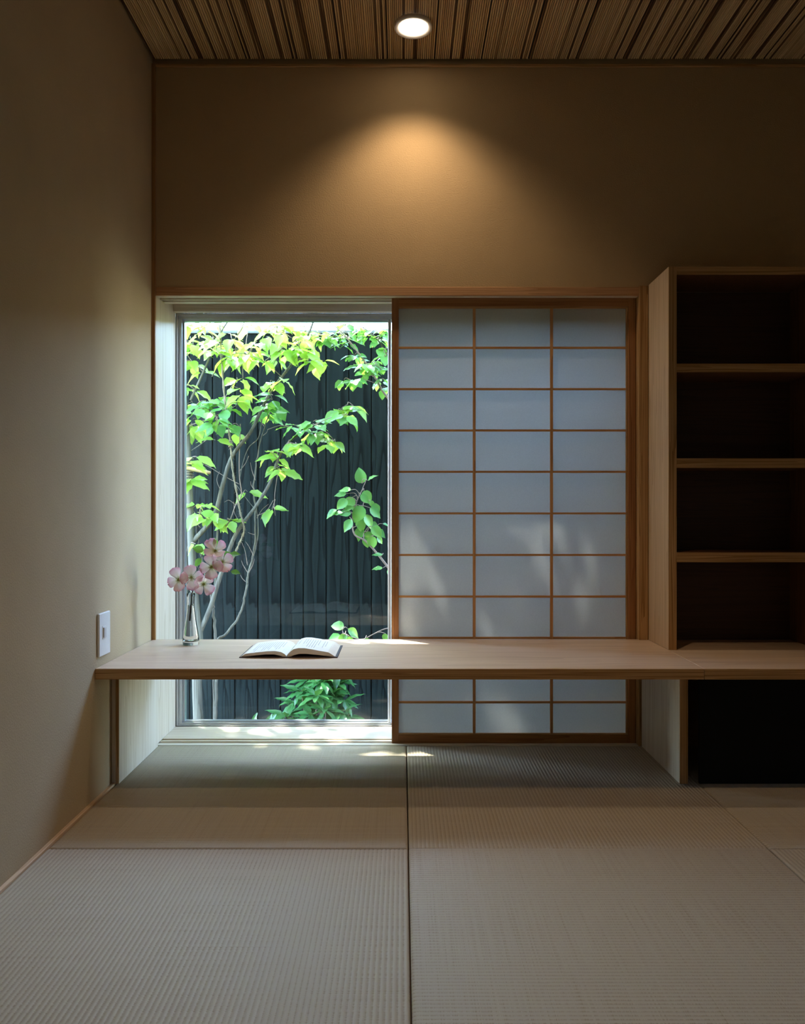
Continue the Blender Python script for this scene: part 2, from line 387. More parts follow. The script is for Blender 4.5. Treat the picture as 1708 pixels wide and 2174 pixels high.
# unseen rear lintel added to cut off the cool light, and adjoining room
w = MB().box(XL, XR, YR - 0.12, YR, 1.93, 3.6)
struct(w.build('wall_rear', M['plaster_dim']), 'unseen tan hanging wall added to cut off the rear cool light', 'wall')
w = MB()
w.box(XL, XR, -5.12, -5.0, -0.1, 2.85); w.box(XL, XR, -5.12, -5.0, 3.35, 3.6)
w.box(XL, -0.85, -5.12, -5.0, 2.85, 3.35); w.box(1.55, XR, -5.12, -5.0, 2.85, 3.35)
struct(w.build('wall_adjoining', M['plaster_dim']), 'far tan wall of the adjoining room with an opening for the added high window', 'wall')
w = MB()
for bx in ((-0.85, 1.55, 2.85, 2.88), (-0.85, 1.55, 3.32, 3.35), (-0.85, -0.82, 2.88, 3.32), (1.52, 1.55, 2.88, 3.32), (0.335, 0.365, 2.88, 3.32)):
    w.box(bx[0], bx[1], -5.08, -5.02, bx[2], bx[3])
struct(w.build('added_window', M['alu']), 'unseen high aluminium window frame added behind the rear cool light', 'window')

# floor: slab + tatami
fl = MB().box(XL - 0.1, XR + 0.1, -5.0, 0.0, -0.15, -0.052).build('floor', M['subfloor'])
struct(fl, 'floor of square borderless tatami mats laid in a checkerboard', 'floor')
def mat_mesh(W, D, rib_axis):
    """mat W (x) by D (y), origin at its near-left bottom corner; ribs run along rib_axis"""
    m = MB(); pitch = 0.0104; h = 0.0013; e = 0.004; T = 0.050
    L, A = (D, W) if rib_axis == 'y' else (W, D)          # along, across
    n = int(A / pitch); p = A / n
    prof = []
    for i in range(n):
        a0 = i * p
        for (t, z, tn) in ((0.0, -h, 0.0), (0.22, -0.25 * h, 0.75), (0.5, 0.0, 1.0), (0.78, -0.25 * h, 0.75)):
            prof.append((a0 + t * p, z, tn))
    prof.append((A, -h, 0.0))
    prof[0] = (0.0, -e, 0.0); prof[-1] = (A, -e, 0.0)
    ls = [0.0, e * 0.6, e * 2, L - e * 2, L - e * 0.6, L]; dz = [-e, -e * 0.35, 0, 0, -e * 0.35, -e]
    vs = []; cs = []
    for l_, d_ in zip(ls, dz):
        for (a, z, tn) in prof:
            q = (a, l_) if rib_axis == 'y' else (l_, a)
            vs.append((q[0], q[1], T + z + d_)); cs.append(tn)
    k = len(prof); fs = []
    for j in range(len(ls) - 1):
        for i in range(k - 1):
            f = (j * k + i, j * k + i + 1, (j + 1) * k + i + 1, (j + 1) * k + i)
            fs.append(f if rib_axis == 'y' else f[::-1])
    m.v = [Vector(v) for v in vs]; m.f = fs; m.c = cs
    b = MB().box(0.0005, W - 0.0005, 0.0005, D - 0.0005, 0, T - e - 0.0005)
    m.add(b.v, b.f, 0.3)
    me = m.mesh('tatami_mat'); me.materials.append(M['tatami_' + rib_axis])
    me.polygons.foreach_set('use_smooth', [True] * len(me.polygons)); return me
xs = [(-0.864, 0.0125), (0.0155, 0.892), (0.895, 1.7985)]
ys = [(-0.867, -0.001), (-1.747, -0.870), (-2.627, -1.750), (-3.30, -2.630)]
cache = {}
for r, (y0, y1) in enumerate(ys):
    for c_, (x0, x1) in enumerate(xs):
        ax = 'y' if (r + c_) % 2 else 'x'
        key = (round(x1 - x0, 3), round(y1 - y0, 3), ax)
        if key not in cache: cache[key] = mat_mesh(x1 - x0, y1 - y0, ax)
        o = link('tatami_mat', cache[key], fl); o.location = (x0, y0, -0.050)
bb = MB().box(XL, -0.8655, -3.30, -0.001, -0.05, 0.003, 0.0008)
struct(bb.build('baseboard_left', M['pine_y']), 'thin pale wooden strip between tatami and left wall', 'baseboard')

# ceiling: slab + reed panels
ce = MB().box(XL - 0.1, XR + 0.1, YR, 0.3, 2.413, 2.55).build('ceiling', M['black'])
struct(ce, 'ceiling of dark-streaked split reed panels', 'ceiling')
w = MB().box(XL, XR, -5.0, YR, 3.5, 3.6)
struct(w.build('ceiling_adjoining', M['plaster_dim']), 'plain high ceiling of the adjoining room behind', 'ceiling')
def reed_panel(W, L, seed):
    rnd = random.Random(seed); m = MB(); x = 0.0; mood = rnd.uniform(-0.05, 0.1)
    while x < W - 0.003:
        p = min(rnd.uniform(0.0058, 0.0082), W - x); t = rnd.random()
        if t < 0.13: tone = rnd.uniform(0.02, 0.2)
        else: tone = rnd.uniform(0.42, 0.85) + mood
        prof = [(x + 0.0006, 0.006), (x + 0.0010, 0.0025), (x + p * 0.3, 0.0004), (x + p * 0.5, 0), (x + p * 0.7, 0.0004), (x + p - 0.0010, 0.0025), (x + p - 0.0006, 0.006)]
        vs = [(a, y, z) for y in (0, L) for a, z in prof]; k = len(prof)
        m.add(vs, [(i, k + i, k + i + 1, i + 1) for i in range(k - 1)] + [tuple(range(k)), tuple(range(2 * k - 1, k - 1, -1))], tone)
        x += p
    b = MB().box(0, W, 0, L, 0.005, 0.009); m.add(b.v, b.f, 0.02)
    me = m.mesh('ceiling_panel'); me.materials.append(M['reed']); return me
PW = 0.1645
variants = [reed_panel(PW - 0.0035, 3.27, 40 + i) for i in range(6)]
x = XL + 0.004; i = 0
while x < XR - 0.02:
    o = link('ceiling_panel', variants[(i * 5 + i // 3) % 6], ce); o.location = (x, -3.285, ZC + 0.002); x += PW; i += 1

# trims
struct(MB().box(XL, -0.8645, -0.013, -0.0005, 0.0035, ZC - 0.012, 0.001).build('trim_1', M['trim']), 'slender reddish brown wooden strip standing in the wall corner', 'trim')
struct(MB().box(-0.8640, XR - 0.001, -0.009, -0.0005, ZC - 0.020, ZC - 0.011, 0.001).build('trim_2', M['edge_x']), 'thin dark wooden moulding under the ceiling edge', 'trim')
# window head with two sliding grooves and a screen pocket
hd = MB().box(-0.8640, 0.828, -0.005, 0.003, HZ, 1.6085, 0.001).build('trim_3', M['lintel'])
struct(hd, 'reddish wooden grooved head rail over the window and sliding screen', 'trim')
h2 = MB().box(-0.8640, 0.828, 0.0031, 0.109, 1.595, 1.6085)
for (a, b_) in ((0.0031, 0.027), (0.050, 0.060), (0.083, 0.109)): h2.box(-0.8640, 0.828, a, b_, HZ, 1.595)
h2.build('grooved_underside', M['hinoki_x'], hd)
hd = MB().box(-0.866, 0.828, 0.219, 0.2495, HZ, 1.698)
struct(hd.build('trim_4', M['hinoki_x']), 'wooden board closing the far side of the screen pocket', 'trim')
struct(MB().box(XL, -0.8665, 0.0, 0.2495, 0.0, HZ + 0.03).build('trim_5', M['hinoki_z']), 'pale vertically grained wooden jamb beside the window', 'trim')
struct(MB().box(0.8285, 0.8610, -0.007, 0.2495, 0.0, 1.613, 0.001).build('trim_6', M['edge_z']), 'brown wooden post between the sliding screen and the bookcase', 'trim')
sl = MB(); sl.box(-0.866, 0.828, 0.0005, 0.2495, -0.03, -0.004)
for (a, b_) in ((0.0005, 0.027), (0.050, 0.060), (0.083, 0.2495)): sl.box(-0.866, 0.828, a, b_, -0.004, 0.0005)
struct(sl.build('trim_7', M['hinoki_x']), 'pale wooden window sill with two sliding grooves', 'sill')

# window_1: aluminium frame and two panes
wf = MB()
x0, x1, z0, z1 = -0.8645, 0.828, 0.002, HZ - 0.001
ya, yb, yc, yd = 0.252, 0.262, 0.276, 0.312
def ring(m, x0, x1, z0, z1, wl_, wt, wb, y0, y1):
    m.box(x0, x0 + wl_, y0, y1, z0, z1); m.box(x1 - wl_, x1, y0, y1, z0, z1)
    m.box(x0 + wl_, x1 - wl_, y0, y1, z1 - wt, z1); m.box(x0 + wl_, x1 - wl_, y0, y1, z0, z0 + wb)
ring(wf, x0, x1, z0, z1, 0.007, 0.007, 0.004, ya, yd)
ring(wf, x0 + 0.007, x1 - 0.007, z0 + 0.004, z1 - 0.007, 0.012, 0.010, 0.006, yb, yd)
ring(wf, x0 + 0.019, x1 - 0.019, z0 + 0.010, z1 - 0.017, 0.007, 0.006, 0.003, yc, yd - 0.01)
win = wf.build('window_1', M['alu']); struct(win, 'garden window with a slim silver aluminium frame and clear panes', 'window')
g = MB(); ring(g, -0.866, 0.828, 0.0008, HZ, 0.0014, 0.0014, 0.0012, 0.2496, 0.256); g.build('gasket', M['gasket'], win)
MB().box(-0.0560, -0.0430, 0.262, 0.305, 0.012, HZ - 0.018, 0.002).build('mullion', M['alu'], win)
for (a, b_) in ((-0.8390, -0.0560), (-0.0430, 0.802)):
    MB().box(a, b_, 0.286, 0.289, 0.0150, HZ - 0.0240).build('pane', M['pane'], win)

# ================================================================== FURNITURE
# sliding paper screen
def sx(px): return (px - 854.0) * (0.028 - CAMY) / F
def sz(py): return CAMZ - (py - 1087.0) * (0.028 - CAMY) / F
sh = thing('shoji_screen', (sx(1090), 0.038, 0.0), 'sliding paper screen in a reddish wooden lattice frame beside the garden window', 'screen')
Y0, Y1 = 0.028, 0.049
sL, sR, sT, sB = sx(831), 0.827, 1.590, -0.003
il, ir, it, ib = sx(846), sx(1333), sz(650), sz(1561)
for (a, b_) in ((sL, il), (ir, sR)): MB().box(a, b_, Y0, Y1, sB, sT, 0.0012).build('stile', M['cedar_z'], sh)
MB().box(il, ir, Y0 + 0.001, Y1 - 0.001, it, sT).build('top_rail', M['cedar_x'], sh)
MB().box(il, ir, Y0 + 0.001, Y1 - 0.001, sB, ib).build('bottom_rail', M['cedar_x'], sh)
# inner bead of the frame
for nm, bx in (('inner_bead', (il, ir, it - 0.006, it)), ('inner_bead', (il, ir, ib, ib + 0.005))):
    MB().box(bx[0], bx[1], Y0 + 0.005, Y0 + 0.014, bx[2], bx[3]).build(nm, M['edge_x'], sh)
MB().box(ir - 0.006, ir, Y0 + 0.005, Y0 + 0.014, ib + 0.005, it - 0.006).build('inner_bead', M['edge_z'], sh)
vb = [sx(1006.5), sx(1171)]
hb = [sz(p) for p in (737.5, 825.5, 913.5, 1001.5, 1090, 1178.5, 1267, 1355, 1423.5, 1492)]
for xv in vb: MB().box(xv - 0.0048, xv + 0.0048, Y0 + 0.004, Y0 + 0.013, ib + 0.005, it - 0.006).build('lattice_bar', M['bar_z'], sh)
xe = [il] + vb + [ir - 0.006]
for zv in hb:
    MB().box(il, ir - 0.006, Y0 + 0.005, Y0 + 0.0125, zv - 0.0036, zv + 0.0036).build('lattice_bar', M['bar_x'], sh)
ze = [it - 0.006] + hb + [ib + 0.005]
for a in range(3):
    for k in range(len(ze) - 1):
        p = MB().box(xe[a] + (0.0002 if a else -0.003), xe[a + 1] - 0.0002 + (0.003 if a == 2 else 0), Y0 + 0.0135, Y0 + 0.0140, ze[k + 1] + 0.0001, ze[k] - 0.0001)
        p.build('paper_pane', M['shoji'], sh)

# desk: top board on two side panels
DZ, DT, DF = 0.373, 0.031, -0.536
dk = thing('desk', (0.0, -0.27, 0.0), 'long pale wooden low desk built wall to wall under the window', 'desk')
d = MB(); d.box(XL + 0.001, 0.8595, DF + 0.0015, -0.0135, DZ - DT, DZ, 0.0012); d.box(-0.862, 0.8270, -0.0136, -0.0010, DZ - DT, DZ)
d.build('desktop', M['desk'], dk)
MB().box(XL + 0.0012, 0.8593, DF - 0.0005, DF + 0.0014, DZ - DT + 0.0005, DZ - 0.0012).build('front_edge', M['edge_x'], dk)
for (a, b_) in ((-0.8640, -0.8540), (0.8350, 0.8595)):
    p = MB().box(a, b_, -0.402, -0.015, 0.0010, DZ - DT - 0.0003).build('side_panel', M['hinoki_z'], dk)
    MB().box(a + 0.0002, b_ - 0.0002, -0.405, -0.4021, 0.0010, DZ - DT - 0.0003).build('panel_edge', M['edge_z'], p)
MB().box(XL + 0.001, -0.8642, -0.402, -0.015, 0.0035, DZ - DT - 0.0003).build('side_panel', M['hinoki_z'], dk)
# counter continuing under the bookcase
ct = thing('counter', (1.33, -0.27, 0.0), 'wooden counter board carrying the bookcase, butted against the desk end', 'counter')
MB().box(0.8609, XR - 0.001, DF + 0.0015, -0.0012, DZ - DT, DZ, 0.0012).build('countertop', M['desk'], ct)
MB().box(0.8607, XR - 0.0012, DF - 0.0005, DF + 0.0014, DZ - DT + 0.0005, DZ - 0.0012).build('front_edge', M['edge_x'], ct)
MB().box(0.8955, XR - 0.002, -0.404, -0.392, 0.0010, DZ - DT - 0.0003).build('shade_panel', M['counter_shade'], ct)  # near-black sheet standing in for the shaded space under the counter

# bookcase
bk = thing('bookcase', (1.12, -0.11, DZ), 'open wooden bookcase with three empty shelves standing on the counter', 'bookcase')
BF, BT = -0.222, 1.615; bz = DZ + 0.0004
for (a, b_) in ((0.8612, 0.8875), (1.3530, 1.3793)):
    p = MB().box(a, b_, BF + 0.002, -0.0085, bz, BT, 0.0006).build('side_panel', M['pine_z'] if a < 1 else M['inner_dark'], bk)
    MB().box(a + 0.0003, b_ - 0.0003, BF, BF + 0.0019, bz, BT - 0.0006).build('edge_strip', M['edge_z'], p)
def board(nm, z0, z1):
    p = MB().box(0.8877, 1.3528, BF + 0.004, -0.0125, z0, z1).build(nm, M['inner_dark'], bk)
    MB().box(0.8877, 1.3528, BF + 0.001, BF + 0.0039, z0 + 0.0003, z1 - 0.0003).build('edge_strip', M['edge_x'], p)
board('top_panel', BT - 0.026, BT)
for (a, b_) in ((1.273, 1.301), (0.963, 0.994), (0.657, 0.689)): board('shelf', a, b_)
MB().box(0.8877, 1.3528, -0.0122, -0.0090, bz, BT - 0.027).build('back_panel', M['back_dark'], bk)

# recessed downlight in the ceiling
def downlight(x, y, label, power, size, blend, flood=0, tint=(1.0, 0.77, 0.54)):
    L = Vector((x, y, ZC - 0.012)); t = thing('downlight', L, label, 'lamp')
    m = MB().lathe([(0.060, 0.0135), (0.0612, 0.004), (0.0605, 0.0008), (0.0590, 0.0), (0.0500, 0.0030), (0.0470, 0.0038), (0.0462, 0.0052), (0.0446, 0.0056), (0.0446, 0.0135)], x, y, L.z, 48, closed=True)
    m.build('trim_ring', M['lamp_ring'], t, True)
    MB().lathe([(0.0443, 0.0125), (0.0443, 0.0045), (0.038, -0.0010), (0.028, -0.0040), (0.014, -0.0056), (0.001, -0.0060)][::-1], x, y, L.z, 48).build('lens', M['lamp_lens'], t, True)
    s = bpy.data.lights.new('lamp_beam', 'SPOT'); s.energy = power; s.color = tint; s.spot_size = math.radians(size); s.spot_blend = blend; s.shadow_soft_size = 0.022
    so = bpy.data.objects.new('lamp_beam', s); COL.objects.link(so); so.parent = t; so.location = (0, 0, -0.020)
    if flood:                                        # the reflector's broad flood around the beam
        s2 = s.copy(); s2.energy = flood; s2.spot_size = math.radians(size + 18); s2.spot_blend = 1.0
        o2 = bpy.data.objects.new('lamp_flood', s2); COL.objects.link(o2); o2.parent = t; o2.location = (0, 0, -0.020)
    return t
downlight(0.035, -0.217, 'round recessed ceiling downlight glowing above the window wall', 3.6, 100, 0.45, 20)
downlight(0.25, -1.13, 'round recessed ceiling downlight over the middle of the mats', 24, 84, 0.6, 0, (1.0, 0.66, 0.36))

# wall switch
sw = thing('light_switch', (XL, -0.477, 0.465), 'white rectangular wall switch above the desk end', 'switch')
MB().box(XL, XL + 0.008, -0.521, -0.434, 0.402, 0.527, 0.002).build('cover_plate', M['white_plastic'], sw)
MB().box(XL + 0.0081, XL + 0.0092, -0.499, -0.470, 0.451, 0.489, 0.0004).build('rocker_frame', M['white_plastic'], sw)
MB().box(XL + 0.0093, XL + 0.0125, -0.495, -0.478, 0.455, 0.485, 0.001).build('rocker', M['switch_grey'], sw)

# open book
bx0, bx1, by0, by1 = -0.500, -0.199, -0.366, -0.148; bc = -0.3545; ZB = DZ + 0.0004
bo = thing('open_book', (bc, (by0 + by1) / 2, ZB), 'thick open hardcover book lying on the desk with printed pages up', 'book')
for (a, b_) in ((bx0, bc - 0.004), (bc + 0.004, bx1)): MB().box(a, b_, by0, by1, ZB, ZB + 0.0028, 0.0006).build('cover', M['cover'], bo)
MB().box(bc - 0.0039, bc + 0.0039, by0, by1, ZB, ZB + 0.0024).build('spine', M['cover'], bo)
def interp(pts, t):
    for (a, b_) in zip(pts, pts[1:]):
        if t <= b_[0]:
            u = (t - a[0]) / (b_[0] - a[0]); u = u * u * (3 - 2 * u) * 0.35 + u * 0.65
            return a[1] + (b_[1] - a[1]) * u
    return pts[-1][1]
def page_block(sgn, width, top, bot, y0, y1):
    N = 26; T_ = []; B_ = []
    for i in range(N + 1):
        t = i / N; xx = bc + sgn * (0.0015 + t * width)
        T_.append((xx, ZB + 0.003 + interp(top, t))); B_.append((xx, ZB + 0.003 + interp(bot, t)))
    prof = T_ + B_[::-1]
    if sgn > 0: prof = prof[::-1]
    return prof, T_
topR = [(0, 0.003), (0.05, 0.014), (0.12, 0.0225), (0.22, 0.0262), (0.34, 0.0262), (0.5, 0.0228), (0.68, 0.0178), (0.85, 0.0135), (0.86, 0.0128), (1.0, 0.0008)]
botR = [(0, 0.0), (0.06, 0.0), (0.14, 0.005), (0.25, 0.0088), (0.4, 0.0088), (0.6, 0.006), (0.8, 0.0028), (0.93, 0.0004), (1.0, 0.0003)]
topL = [(0, 0.003), (0.05, 0.0095), (0.12, 0.0145), (0.25, 0.0172), (0.4, 0.0168), (0.6, 0.0140), (0.8, 0.0108), (0.90, 0.0090), (1.0, 0.0008)]
botL = [(0, 0.0), (0.06, 0.0), (0.14, 0.0035), (0.28, 0.0070), (0.45, 0.0070), (0.65, 0.0045), (0.85, 0.0014), (0.94, 0.0004), (1.0, 0.0003)]
for sgn, wd, tp, bt in ((-1, 0.139, topL, botL), (1, 0.147, topR, botR)):
    prof, T_ = page_block(sgn, wd, tp, bt, by0, by1)
    pb = MB().prism_y(prof, by0 + 0.004, by1 - 0.004).build('page_block', M['pages'], bo)
    # open top leaf, a whisker above the block
    m = MB(); lead = [(x_, z_ + 0.00025) for x_, z_ in T_[: (23 if sgn > 0 else 24)]]
    vs = [(x_, y_, z_) for y_ in (by0 + 0.0035, by1 - 0.0035) for x_, z_ in lead]; k = len(lead)
    m.add(vs, [((i, i + 1, k + i + 1, k + i) if sgn > 0 else (i, k + i, k + i + 1, i + 1)) for i in range(k - 1)])
    pg = m.build('top_page', M['page_top'], pb)
    ink = MB(); rnd = random.Random(5 + sgn)
    cols = [0.16 + j * 0.052 for j in range(12 if sgn > 0 else 13)]
    for j, t in enumerate(cols):
        if rnd.random() < 0.18: continue
        xx = bc + sgn * (0.0015 + t * wd)
        z_ = ZB + 0.003 + interp(tp, t) + 0.0006; ze_ = ZB + 0.003 + interp(tp, t + 0.011) + 0.0006
        y = by1 - 0.030 - rnd.uniform(0, 0.012); yend = by0 + rnd.choice((0.03, 0.035, 0.06, 0.09))
        while y > yend:
            l_ = rnd.uniform(0.004, 0.018); x2 = xx + sgn * 0.011 * wd
            q = [(xx, y, z_), (x2, y, ze_), (x2, y - l_, ze_), (xx, y - l_, z_)]
            ink.add(q if sgn < 0 else q[::-1], [(0, 1, 2, 3)]); y -= l_ + 0.0022
    po_ = ink.build('printed_text', M['ink'], pb); po_['kind'] = 'stuff'

# glass vase with water
vx, vy = at(405, 1362, -0.118).x, -0.118; VZ = DZ + 0.0004
va = thing('bud_vase', (vx, vy, VZ), 'small clear glass bud vase half filled with water on the desk', 'vase')
outer = [(0.0255, 0.0), (0.0275, 0.003), (0.0278, 0.010), (0.0262, 0.030), (0.0222, 0.055), (0.0182, 0.078), (0.0150, 0.100), (0.0128, 0.122), (0.0122, 0.140), (0.0128, 0.158), (0.0142, 0.172)]
inner = [(r_ - 0.0021, z_) for r_, z_ in outer[3:]][::-1] + [(0.0240, 0.0175), (0.0215, 0.0125), (0.012, 0.0112), (0.0008, 0.0112)]
MB().lathe(outer[:-1] + [(0.0142, 0.1722), (0.0132, 0.1732)] + inner, vx, vy, VZ, 40).build('vase_body', M['glass'], va, True)
wt = [(0.0008, 0.0118), (0.012, 0.0118), (0.0212, 0.0130), (0.0233, 0.0178), (0.0234, 0.030), (0.0195, 0.055), (0.0155, 0.078), (0.0123, 0.100), (0.0102, 0.122), (0.0097, 0.134), (0.0008, 0.134)]
MB().lathe(wt, vx, vy, VZ, 40).build('water', M['water'], va, True)

# flowering dogwood branch in the vase
fb = thing('dogwood_branch', (vx, vy, VZ + 0.02), 'pink flowering dogwood sprig standing in the glass vase', 'flowers')
FY = vy
P = lambda px, py, dy=0.0: at(px, py, FY + dy)
neck = P(407, 1262)
def curve(pts, n=6):
    """Catmull-Rom through the points"""
    pts = [Vector(p) for p in pts]; q = [pts[0] * 2 - pts[1]] + pts + [pts[-1] * 2 - pts[-2]]; out = []
    for i in range(1, len(q) - 2):
        a, b_, c_, d_ = q[i - 1: i + 3]
        for k in range(n):
            t = k / n
            out.append(0.5 * ((2 * b_) + (c_ - a) * t + (2 * a - 5 * b_ + 4 * c_ - d_) * t * t + (3 * b_ - a - 3 * c_ + d_) * t ** 3))
    out.append(pts[-1]); return out
def taper(pts, r0, r1): n = len(pts) - 1; return [r0 + (r1 - r0) * i / n for i in range(n + 1)]
main = curve([P(403, 1318), P(405, 1290), neck, P(416, 1240, 0.01), P(434, 1215, 0.012), P(450, 1190, 0.010), P(456, 1172, 0.0)])
MB().tube(main, taper(main, 0.0022, 0.0012), 6).build('stem', M['stem'], fb, True)
for pts in ([neck, P(398, 1248, 0.004), P(381, 1233, 0.004)], [neck, P(408, 1240, 0.006), P(406, 1228, 0.008)], [P(416, 1240, 0.01), P(428, 1236, 0.016), P(434, 1240, 0.016)],
            [P(434, 1215, 0.012), P(444, 1210, 0.004), P(449, 1205, -0.002)], [P(450, 1190, 0.010), P(464, 1196, 0.012), P(471, 1194, 0.008)],
            [P(434, 1215, 0.012), P(424, 1195, 0.016), P(432, 1172, 0.014)], [P(456, 1172), P(470, 1180, 0.02), P(486, 1176, 0.02)], [P(464, 1196, 0.012), P(478, 1214, 0.016), P(490, 1212, 0.016)]):
    cv = curve(pts); MB().tube(cv, taper(cv, 0.0013, 0.0009), 5).build('stem', M['stem'], fb, True)
def petal_mesh(curl, cup, seed):
    rnd = random.Random(seed); NL, NW = 9, 7; m = MB(); vs = []; cs = []
    for i in range(NL):
        t = i / (NL - 1)
        wd = 0.10 + 0.90 * math.sin(min(1.0, t / 0.74) * math.pi / 2) ** 1.15 if t < 0.74 else 1.0 * math.cos((t - 0.74) / 0.26 * math.pi / 2) ** 0.55 * 0.74 + 0.26
        for j in range(NW):
            u = j / (NW - 1) * 2 - 1
            notch = 0.13 * math.exp(-(u / 0.22) ** 2) * max(0, (t - 0.72) / 0.28)
            y_ = t - notch - 0.05 * u * u * t
            z_ = curl * (t ** 2.3) + cup * u * u * math.sin(t * math.pi * 0.8) + 0.035 * math.sin(u * 5 + t * 4 + seed)
            vs.append((u * 0.49 * wd, y_, z_)); cs.append(min(1.0, 0.95 * t ** 1.5 * (0.42 + 0.58 * abs(u)) + 0.18 * t + 0.30 * max(0, t - 0.85) / 0.15))
    fs = [(i * NW + j, i * NW + j + 1, (i + 1) * NW + j + 1, (i + 1) * NW + j) for i in range(NL - 1) for j in range(NW - 1)]
    n0 = len(vs); vs2 = [(a, b_, c_ - 0.012) for a, b_, c_ in vs]; fs2 = [tuple(n0 + q for q in f[::-1]) for f in fs]
    m.v = [Vector(v) for v in vs + vs2]; m.f = fs + fs2; m.c = cs + cs
    me = m.mesh('petal', smooth=True); me.materials.append(M['petal']); return me
PET = [petal_mesh(0.14, 0.16, 1), petal_mesh(-0.06, 0.12, 2), petal_mesh(0.32, 0.22, 3), petal_mesh(-0.28, 0.14, 4)]
eye = MB()
for k in range(13):
    a = k * 2.4; r_ = 0.0046 * math.sqrt(k / 13.0)
    b = MB().lathe([(0.0004, 0), (0.0012, 0.001), (0.0014, 0.0022), (0.0005, 0.0034)], r_ * math.cos(a), r_ * math.sin(a), 0.0006 * (k % 3), 6); eye.add(b.v, b.f)
EYE = eye.mesh('flower_eye', smooth=True); EYE.materials.append(M['flower_eye'])
def flower(c, nrm, roll, size, kinds):
    nrm = Vector(nrm).normalized(); zq = nrm.to_track_quat('Z', 'Y').to_matrix().to_4x4()
    Mx = Matrix.Translation(c - root_loc(fb)) @ zq @ Matrix.Rotation(roll, 4, 'Z')
    f = link('flower', EYE, fb); f.matrix_basis = Mx
    for k in range(4):
        s = size * (1.0 if k % 2 == 0 else 0.9)
        p = link('petal', PET[kinds[k]], f)
        p.matrix_basis = Matrix.Rotation(k * math.pi / 2, 4, 'Z') @ Matrix.Translation((0, 0.002, -0.0002 * (1 + k))) @ Matrix.Rotation(0.10 + 0.05 * ((k * 7) % 3), 4, 'X') @ Matrix.Scale(s, 4)
flower(P(379, 1231, -0.006), (-0.15, -1, 0.15), 0.35, 0.043, (0, 1, 0, 0))
flower(P(406, 1226, -0.004), (0.25, -1, 0.05), 0.15, 0.043, (0, 1, 3, 0))
flower(P(432, 1240, 0.012), (0.55, -0.8, -0.25), 0.8, 0.042, (0, 1, 0, 3))
flower(P(449, 1204, -0.012), (0.0, -1, 0.10), 0.10, 0.044, (0, 1, 0, 1))
flower(P(472, 1193, 0.004), (0.30, -1, 0.15), 0.50, 0.041, (1, 0, 2, 0))
flower(P(457, 1170, -0.002), (0.05, -0.75, 0.7), 0.62, 0.044, (2, 0, 0, 2))

# ================================================================== GARDEN
GZ = -0.45
struct(MB().box(-8, 8, 0.30, 9, GZ - 0.3, GZ).build('ground', M['soil']), 'dark soil of the small garden strip outside the window', 'ground')
fn = thing('board_fence', (0, 1.62, GZ), 'tall charcoal board fence standing behind the garden trees', 'fence')
pitch = 48.2 * (1.60 - CAMY) / F; FT = at(0, 709, 1.60).z
bd = MB().box(0, pitch - 0.0045, 1.598, 1.618, GZ, FT, 0.0015).mesh('board', Vector((0, 1.62, GZ))); bd.materials.append(M['fence'])
xb = at(403.5, 0, 1.60).x - 16 * pitch
for i in range(42):
    o = link('board', bd, fn); o.location = (xb + i * pitch, 0.0015 * ((i * 7) % 3), 0)
MB().box(xb, xb + 42 * pitch, 1.6235, 1.66, 0.2, 0.28).build('rail', M['fence'], fn); MB().box(xb, xb + 42 * pitch, 1.6235, 1.66, 1.3, 1.38).build('rail', M['fence'], fn)
MB().box(xb, xb + 42 * pitch, 1.6235, 1.630, GZ, FT - 0.02).build('backing', M['black'], fn)
MB().box(xb, xb + 42 * pitch, 1.585, 1.675, FT + 0.0005, FT + 0.018, 0.003).build('cap_rail', M['fence_cap'], fn)

def leaf_mesh(kind, seed):
    """leaf along +y, length 1, face up +z; folded on the midrib, drooping at the tip, serrate-wavy edge"""
    rnd = random.Random(seed)
    shape = {'ovate': [(0, 0.0), (0.10, 0.17), (0.25, 0.29), (0.42, 0.335), (0.60, 0.28), (0.76, 0.17), (0.90, 0.06), (1, 0.0)],
             'round': [(0, 0.0), (0.08, 0.22), (0.22, 0.34), (0.42, 0.38), (0.62, 0.33), (0.80, 0.21), (0.93, 0.08), (1, 0.0)],
             'lance': [(0, 0.0), (0.12, 0.06), (0.28, 0.14), (0.46, 0.17), (0.64, 0.148), (0.80, 0.09), (0.92, 0.03), (1, 0.0)]}[kind]
    m = MB(); droop = rnd.uniform(0.12, 0.38); fold = rnd.uniform(0.10, 0.34); tw = rnd.uniform(-0.25, 0.25); wav = rnd.uniform(0.01, 0.04)
    vs = []; cs = []
    for i, (t, w_) in enumerate(shape):
        for u in (-1, -0.5, 0, 0.5, 1):
            z_ = -droop * t * t + fold * abs(u) * w_ + tw * u * w_ * t + wav * math.sin(i * 2.6 + seed) * abs(u)
            vs.append((u * w_, t, z_)); cs.append(0.75 if u == 0 else (0.35 if abs(u) < 1 else 0.5) + 0.15 * (i % 2))
    fs = [(i * 5 + j, i * 5 + j + 1, (i + 1) * 5 + j + 1, (i + 1) * 5 + j) for i in range(len(shape) - 1) for j in range(4)]
    m.v = [Vector(v) for v in vs]; m.f = fs; m.c = cs
    return m
def leaf_data(kind, seed, mat):
    me = leaf_mesh(kind, seed).mesh('leaf', smooth=True); me.materials.append(mat); return me
OV = [leaf_data('ovate', 20 + i, M['leaf']) for i in range(6)]
OVC = [leaf_data('ovate', 30 + i, M['leaf_cool']) for i in range(5)]
RD = [leaf_data('round', 50 + i, M['leaf_cool']) for i in range(4)]
LN = [leaf_data('lance', 60 + i, M['shrub_leaf']) for i in range(6)]
